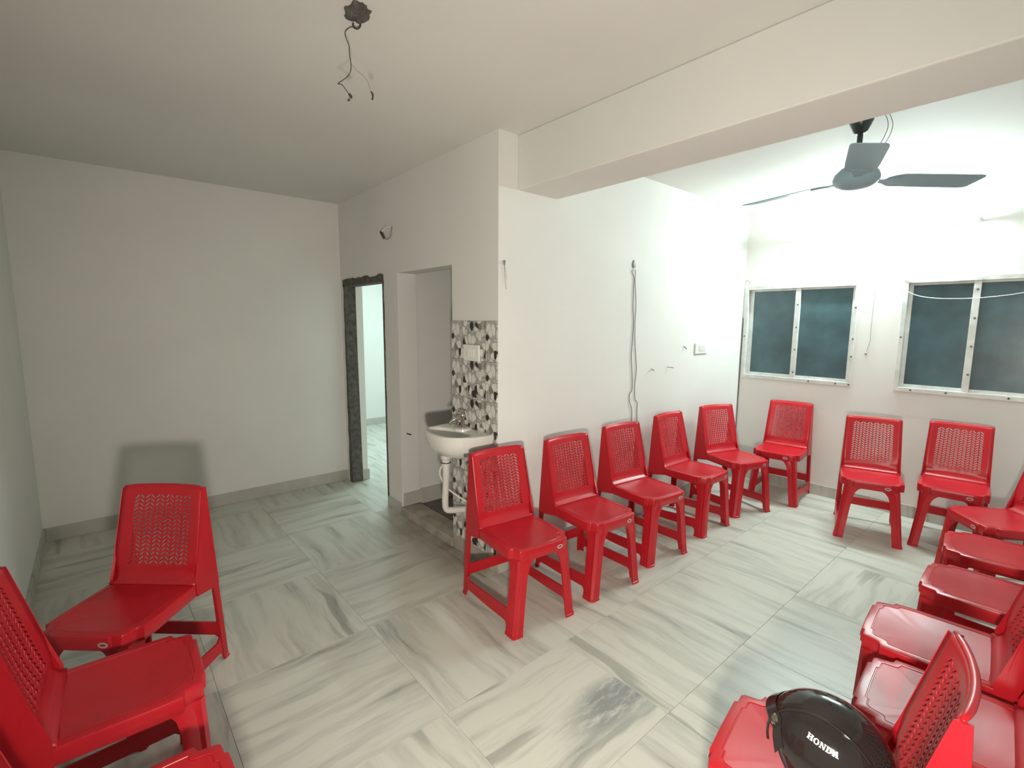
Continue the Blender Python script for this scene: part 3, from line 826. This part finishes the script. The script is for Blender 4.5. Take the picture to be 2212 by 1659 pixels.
MB().tube(smooth_path([(1.824, Y1 - 0.006, 1.872), (1.834, Y1 - 0.006, 1.83), (1.842, Y1 - 0.005, 1.79)], 4), 0.0011, 5).build('strand', M['wire_grey'], root, origin=(1.822, Y1, 1.885))

# lamp stub above the doorway
c = (X0, 3.55, 2.22)
root = tag(empty('lamp_stub', c), 'small wire loop with black connector above the doorway', 'wire')
MB().tube(smooth_path([(X0 - 0.004, 3.500, 2.262), (X0 - 0.03, 3.545, 2.258), (X0 - 0.045, 3.590, 2.225)], 5), 0.004, 6).build('strand', M['wire_white'], root, smooth=True, origin=c)
MB().tube([(X0 - 0.045, 3.598, 2.226), (X0 - 0.040, 3.560, 2.178)], 0.012, 10).build('connector', M['wire'], root, smooth=True, origin=c)
MB().tube(smooth_path([(X0 - 0.040, 3.562, 2.180), (X0 - 0.03, 3.535, 2.165), (X0 - 0.012, 3.515, 2.185), (X0 - 0.003, 3.500, 2.262)], 5), 0.0028, 6).build('strand', M['wire_grey'], root, smooth=True, origin=c)

# chipped stub on the pier
tag(MB().tube([(X0 + 0.05, 3.437, 0.655), (X0 + 0.085, 3.425, 0.640)], 0.005, 6).build('pier_nail', M['wire'], None, origin=(X0 + 0.05, 3.437, 0.655)), 'dark nail in the plastered pier beside the wash basin', 'nail')

# ceiling hook with wire
c = (0.772, 1.735, H)
root = tag(empty('ceiling_outlet', c), 'dark broken ceiling outlet with hook and dangling wires', 'outlet')
rng = random.Random(5); m = MB(); rings = []
NS = 30
rad = [0.053 * rng.uniform(0.62, 1.22) for _ in range(NS)]
rad = [(rad[k - 1] + 3 * rad[k] + rad[(k + 1) % NS]) / 5 for k in range(NS)]
for sc, z in ((1.0, 0.0), (0.98, -0.004), (0.86, -0.010), (0.6, -0.017), (0.3, -0.015)):
    rings.append([(c[0] + rad[k] * sc * math.cos(2 * math.pi * k / NS) * 0.9, c[1] + rad[k] * sc * math.sin(2 * math.pi * k / NS) * 1.15, H + z * rng.uniform(0.7, 1.3)) for k in range(NS)])
m.loft(rings).build('broken_plaster', M['cement'], root, origin=c)
hk = [(0.797 + 0.010 * math.cos(a), 1.800 - 0.009 * math.cos(a), H - 0.006 + 0.014 * math.sin(a)) for a in [R(20 - 22 * k) for k in range(11)]]
MB().tube(hk, 0.0035, 8).build('hook', M['wire'], root, smooth=True, origin=c)
cw = [(0.795, 1.804, 2.588), (0.788, 1.83, 2.600), (0.774, 1.842, 2.587), (0.772, 1.844, 2.57), (0.781, 1.836, 2.538), (0.782, 1.835, 2.507), (0.785, 1.833, 2.477), (0.782, 1.835, 2.448), (0.77, 1.846, 2.429), (0.747, 1.865, 2.409), (0.759, 1.855, 2.404), (0.778, 1.839, 2.37)]
MB().tube(smooth_path(cw, 5), 0.0016, 6).build('wire', M['wire'], root, smooth=True, origin=c)
MB().tube(smooth_path([(0.786, 1.832, 2.477), (0.798, 1.821, 2.457), (0.819, 1.804, 2.436), (0.831, 1.794, 2.413), (0.838, 1.787, 2.381), (0.840, 1.785, 2.378)], 5), 0.0007, 5).build('wire', M['wire_grey'], root, smooth=True, origin=c)
t1 = MB().tube([(0.777, 1.840, 2.374), (0.781, 1.836, 2.366), (0.784, 1.834, 2.360)], [0.004, 0.006, 0.004], 8); t1.tube([(0.779, 1.838, 2.356), (0.772, 1.844, 2.350)], [0.005, 0.003], 7)
t1.build('tape_end', M['wire'], root, origin=c)
MB().tube([(0.839, 1.787, 2.382), (0.843, 1.783, 2.372), (0.843, 1.783, 2.364), (0.841, 1.785, 2.354)], [0.003, 0.004, 0.003, 0.0035], 7).build('tape_end', M['wire'], root, origin=c)

# ------------------------------------------------------------------ ceiling fan
def ceiling_fan():
    fx, fy, zb = 2.990, 0.828, 2.272
    c = (fx, fy, H)
    root = tag(empty('ceiling_fan', c), 'blue-grey three-bladed ceiling fan hanging behind the beam', 'fan')
    MB().lathe([(0.052, H - 0.028), (0.055, H - 0.034), (0.050, H - 0.060), (0.030, H - 0.105), (0.022, H - 0.112), (0.014, H - 0.113)], (fx, fy, 0), 24).build('canopy', M['fan_dark'], root, smooth=True, origin=c, auto=40)
    MB().tube([(fx, fy, H - 0.002), (fx, fy, zb + 0.06)], 0.0125, 12).build('down_rod', M['fan_dark'], root, smooth=True, origin=c)
    MB().lathe([(0.016, zb + 0.095), (0.030, zb + 0.090), (0.034, zb + 0.068), (0.070, zb + 0.055), (0.094, zb + 0.030), (0.102, zb + 0.008), (0.100, zb - 0.008), (0.086, zb - 0.026), (0.060, zb - 0.040), (0.030, zb - 0.046), (0.003, zb - 0.048)], (fx, fy, 0), 40).build('motor', M['fan_hazed'], root, smooth=True, origin=c, auto=50)
    az0 = 198.9
    for k in range(3):
        a = R(az0 + 120 * k)
        er = Vector((math.cos(a), math.sin(a), 0)); et = Vector((-math.sin(a), math.cos(a), 0))
        m = MB(); rings = []
        pit = R(-10)
        for r_, wd_, sk in ((0.145, 0.050, 0), (0.165, 0.092, 0), (0.20, 0.128, 0), (0.30, 0.134, 0), (0.45, 0.136, 0), (0.565, 0.138, 0), (0.592, 0.128, 0), (0.602, 0.104, 0)):
            ring = []
            for sgn, th in ((-1, -1), (1, -1), (1, 1), (-1, 1)):
                off = et * (sgn * wd_ / 2) * math.cos(pit) + Vector((0, 0, sgn * wd_ / 2 * math.sin(pit) + th * 0.0022 - 0.012 * (r_ - 0.145)))
                ring.append(Vector((fx, fy, zb)) + er * r_ + off)
            rings.append(ring)
        bl = m.loft(rings).build('blade', M['fan_hazed'], root, origin=c)
        br = MB(); rings = []
        for r_, wd_ in ((0.085, 0.040), (0.12, 0.036), (0.16, 0.060), (0.205, 0.072)):
            ring = []
            for sgn, th in ((-1, -1), (1, -1), (1, 1), (-1, 1)):
                tw = pit * min(1, max(0, (r_ - 0.10) / 0.06))
                ring.append(Vector((fx, fy, zb - 0.006)) + er * r_ + et * (sgn * wd_ / 2 * math.cos(tw)) + Vector((0, 0, sgn * wd_ / 2 * math.sin(tw) + th * 0.003)))
            rings.append(ring)
        br.loft(rings).build('bracket', M['fan_hazed'], bl, origin=c)
    for q, ex in enumerate(((0.02, -0.06), (0.035, -0.075))):
        MB().tube(smooth_path([(fx + 0.01, fy - 0.03, zb + 0.085), (fx + ex[0] + 0.01, fy + ex[1] - 0.02, zb + 0.16), (fx + ex[0] + 0.03, fy + ex[1] - 0.04, zb + 0.25), (fx + ex[0], fy + ex[1] - 0.01, H - 0.002)], 6), 0.0016, 5).build('wire', M['wire_grey'], root, smooth=True, origin=c)
ceiling_fan()

# ------------------------------------------------------------------ helmet
def helmet():
    loc = (1.245, 0.296, 0.4465)
    root = tag(empty('helmet', loc, R(0)), 'glossy black open-face helmet with white lettering on the red seat', 'helmet')
    a, b, cc_ = 0.106, 0.132, 0.118
    zc = 0.106
    NPH, NTH = 48, 14
    def lowlat(ph):
        # ph = 0 at the front (+y), pi at the back
        f = math.cos(ph)
        if f > 0.35: z = lerp(-0.055, 0.030, min(1, (f - 0.35) / 0.35))
        else: z = lerp(-0.055, -0.100, (0.35 - f) / 1.35)
        return math.asin(max(-0.95, min(0.95, z / cc_)))
    def E(ph, la, off=0.0):
        x = -math.sin(ph) * math.cos(la); y = math.cos(ph) * math.cos(la); z = math.sin(la)
        return Vector(((a + off) * x, (b + off) * y, zc + (cc_ + off) * z))
    m = MB(); rings = []
    for k in range(NTH + 1):
        t = k / NTH
        rings.append([E(2 * math.pi * j / NPH, lerp(lowlat(2 * math.pi * j / NPH), R(89.5), t)) for j in range(NPH)])
    m.loft(rings, cap=False); m.f.append(tuple(NTH * NPH + j for j in range(NPH)))
    sh = m.build('shell', M['black'], root, smooth=True)
    m = MB(); rings = []
    for k in range(NTH + 1):
        t = k / NTH
        rings.append([E(2 * math.pi * j / NPH, lerp(lowlat(2 * math.pi * j / NPH), R(89.5), t), -0.018) for j in range(NPH)])
    m.loft(rings, cap=False); m.f.append(tuple(NTH * NPH + j for j in range(NPH)))
    m.build('lining', M['lining'], root, smooth=True)
    edge = [E(2 * math.pi * j / 96, lowlat(2 * math.pi * j / 96), -0.007) for j in range(97)]
    MB().tube(edge, 0.0105, 8).build('edge_trim', M['trim'], root, smooth=True)
    # raised seam over the crown
    seam = []
    for k in range(40):
        t = R(-62 + 208 * k / 39)          # around the x axis from the front over the top to the back
        u = -0.50
        rr = math.sqrt(1 - u * u)
        seam.append(Vector(((a + 0.0005) * u, (b + 0.0005) * rr * math.cos(t), zc + (cc_ + 0.0005) * rr * math.sin(t))))
    seam = [p for p in seam if p.z > zc - 0.03]
    MB().tube(seam, 0.0032, 8).build('seam', M['black'], sh, smooth=True)
    # visor pivots
    for s in (-1, 1):
        p = E(s * -R(40), R(22), 0.0)
        nrm = Vector((p.x / a ** 2, p.y / b ** 2, (p.z - zc) / cc_ ** 2)).normalized()
        MB().tube([p - nrm * 0.004, p + nrm * 0.005, p + nrm * 0.007], [0.013, 0.013, 0.009], 16).build('rivet', M['chrome'], root, smooth=False)
    # short peak above the face opening
    m = MB(); rings = []
    for k in range(17):
        ph = lerp(-R(60), R(60), k / 16)
        p = E(ph, lowlat(ph) + R(16), 0.002); q = p + Vector((p.x * 0.10, 0.022 * math.cos(ph), -0.020))
        rings.append([p, p + Vector((0, 0, -0.006)), q + Vector((0, 0, -0.004)), q])
    m.loft(rings).build('peak', M['black'], root, smooth=True, auto=40)
    # white lettering on the near side, wrapped on the shell
    def letters():
        Wd, Ht, sf, st = 0.86, 1.0, 0.22, 0.30     # cell width, height, serif height, stem width
        def bar(x0, y0, x1, y1): return [(x0, y0), (x1, y0), (x1, y1), (x0, y1)]
        Hs = [bar(0.08, 0, 0.36, 1), bar(0.64, 0, 0.92, 1), bar(0.36, 0.42, 0.64, 0.60), bar(0, 0, 0.44, 0.16), bar(0.56, 0, 1.0, 0.16), bar(0, 0.84, 0.44, 1), bar(0.56, 0.84, 1.0, 1)]
        def ringq(cx, cy, rx, ry, ix, iy, a0, a1, n=16):
            q = []
            for k in range(n):
                t0, t1 = lerp(a0, a1, k / n), lerp(a0, a1, (k + 1) / n)
                q.append([(cx + ix * math.cos(t0), cy + iy * math.sin(t0)), (cx + rx * math.cos(t0), cy + ry * math.sin(t0)), (cx + rx * math.cos(t1), cy + ry * math.sin(t1)), (cx + ix * math.cos(t1), cy + iy * math.sin(t1))])
            return q
        Os = ringq(0.5, 0.5, 0.50, 0.51, 0.22, 0.36, 0, 2 * math.pi, 22)
        Ns = [bar(0.10, 0, 0.26, 1), bar(0.74, 0, 0.90, 1), [(0.10, 1.0), (0.66, 0.0), (0.90, 0.0), (0.36, 1.0)], bar(0, 0, 0.36, 0.14), bar(0.64, 0.86, 1.0, 1), bar(0, 0.86, 0.26, 1)]
        Ds = [bar(0.08, 0, 0.36, 1), bar(0, 0, 0.45, 0.15), bar(0, 0.85, 0.45, 1)] + ringq(0.42, 0.5, 0.54, 0.5, 0.26, 0.35, -math.pi / 2, math.pi / 2, 12)
        As = [[(0.10, 0), (0.27, 0), (0.56, 1), (0.40, 1)], [(0.60, 0), (0.90, 0), (0.62, 1), (0.40, 1)], bar(0.30, 0.24, 0.70, 0.40), bar(0, 0, 0.38, 0.14), bar(0.54, 0, 1.0, 0.14)]
        return [Hs, Os, Ns, Ds, As]
    m = MB()
    hgt, wid, gap = 0.0105, 0.0118, 0.0010
    total = 5 * wid + 4 * gap
    rot = LETTER_ROT; y_c, z_c = LETTER_POS
    def onshell(u, v):
        yy = y_c - (u * math.cos(rot) - v * math.sin(rot)); zz = z_c + (u * math.sin(rot) + v * math.cos(rot))
        k = 1 - (yy / b) ** 2 - ((zz - zc) / cc_) ** 2
        x = -a * math.sqrt(max(0.02, k))
        p = Vector((x, yy, zz))
        nrm = Vector((p.x / a ** 2, p.y / b ** 2, (p.z - zc) / cc_ ** 2)).normalized()
        return p + nrm * 0.0012
    for k, L in enumerate(letters()):
        for q in L:
            pts = [onshell(-total / 2 + k * (wid + gap) + x * wid, (y - 0.5) * hgt) for x, y in q]
            m.add(pts, [(0, 1, 2, 3)])
    le = m.build('lettering', M['white_print'], sh)
    so = le.modifiers.new('thickness', 'SOLIDIFY'); so.thickness = 0.0006; so.offset = 0
    return root
LETTER_ROT, LETTER_POS = R(-8), (-0.012, 0.172)
helmet()
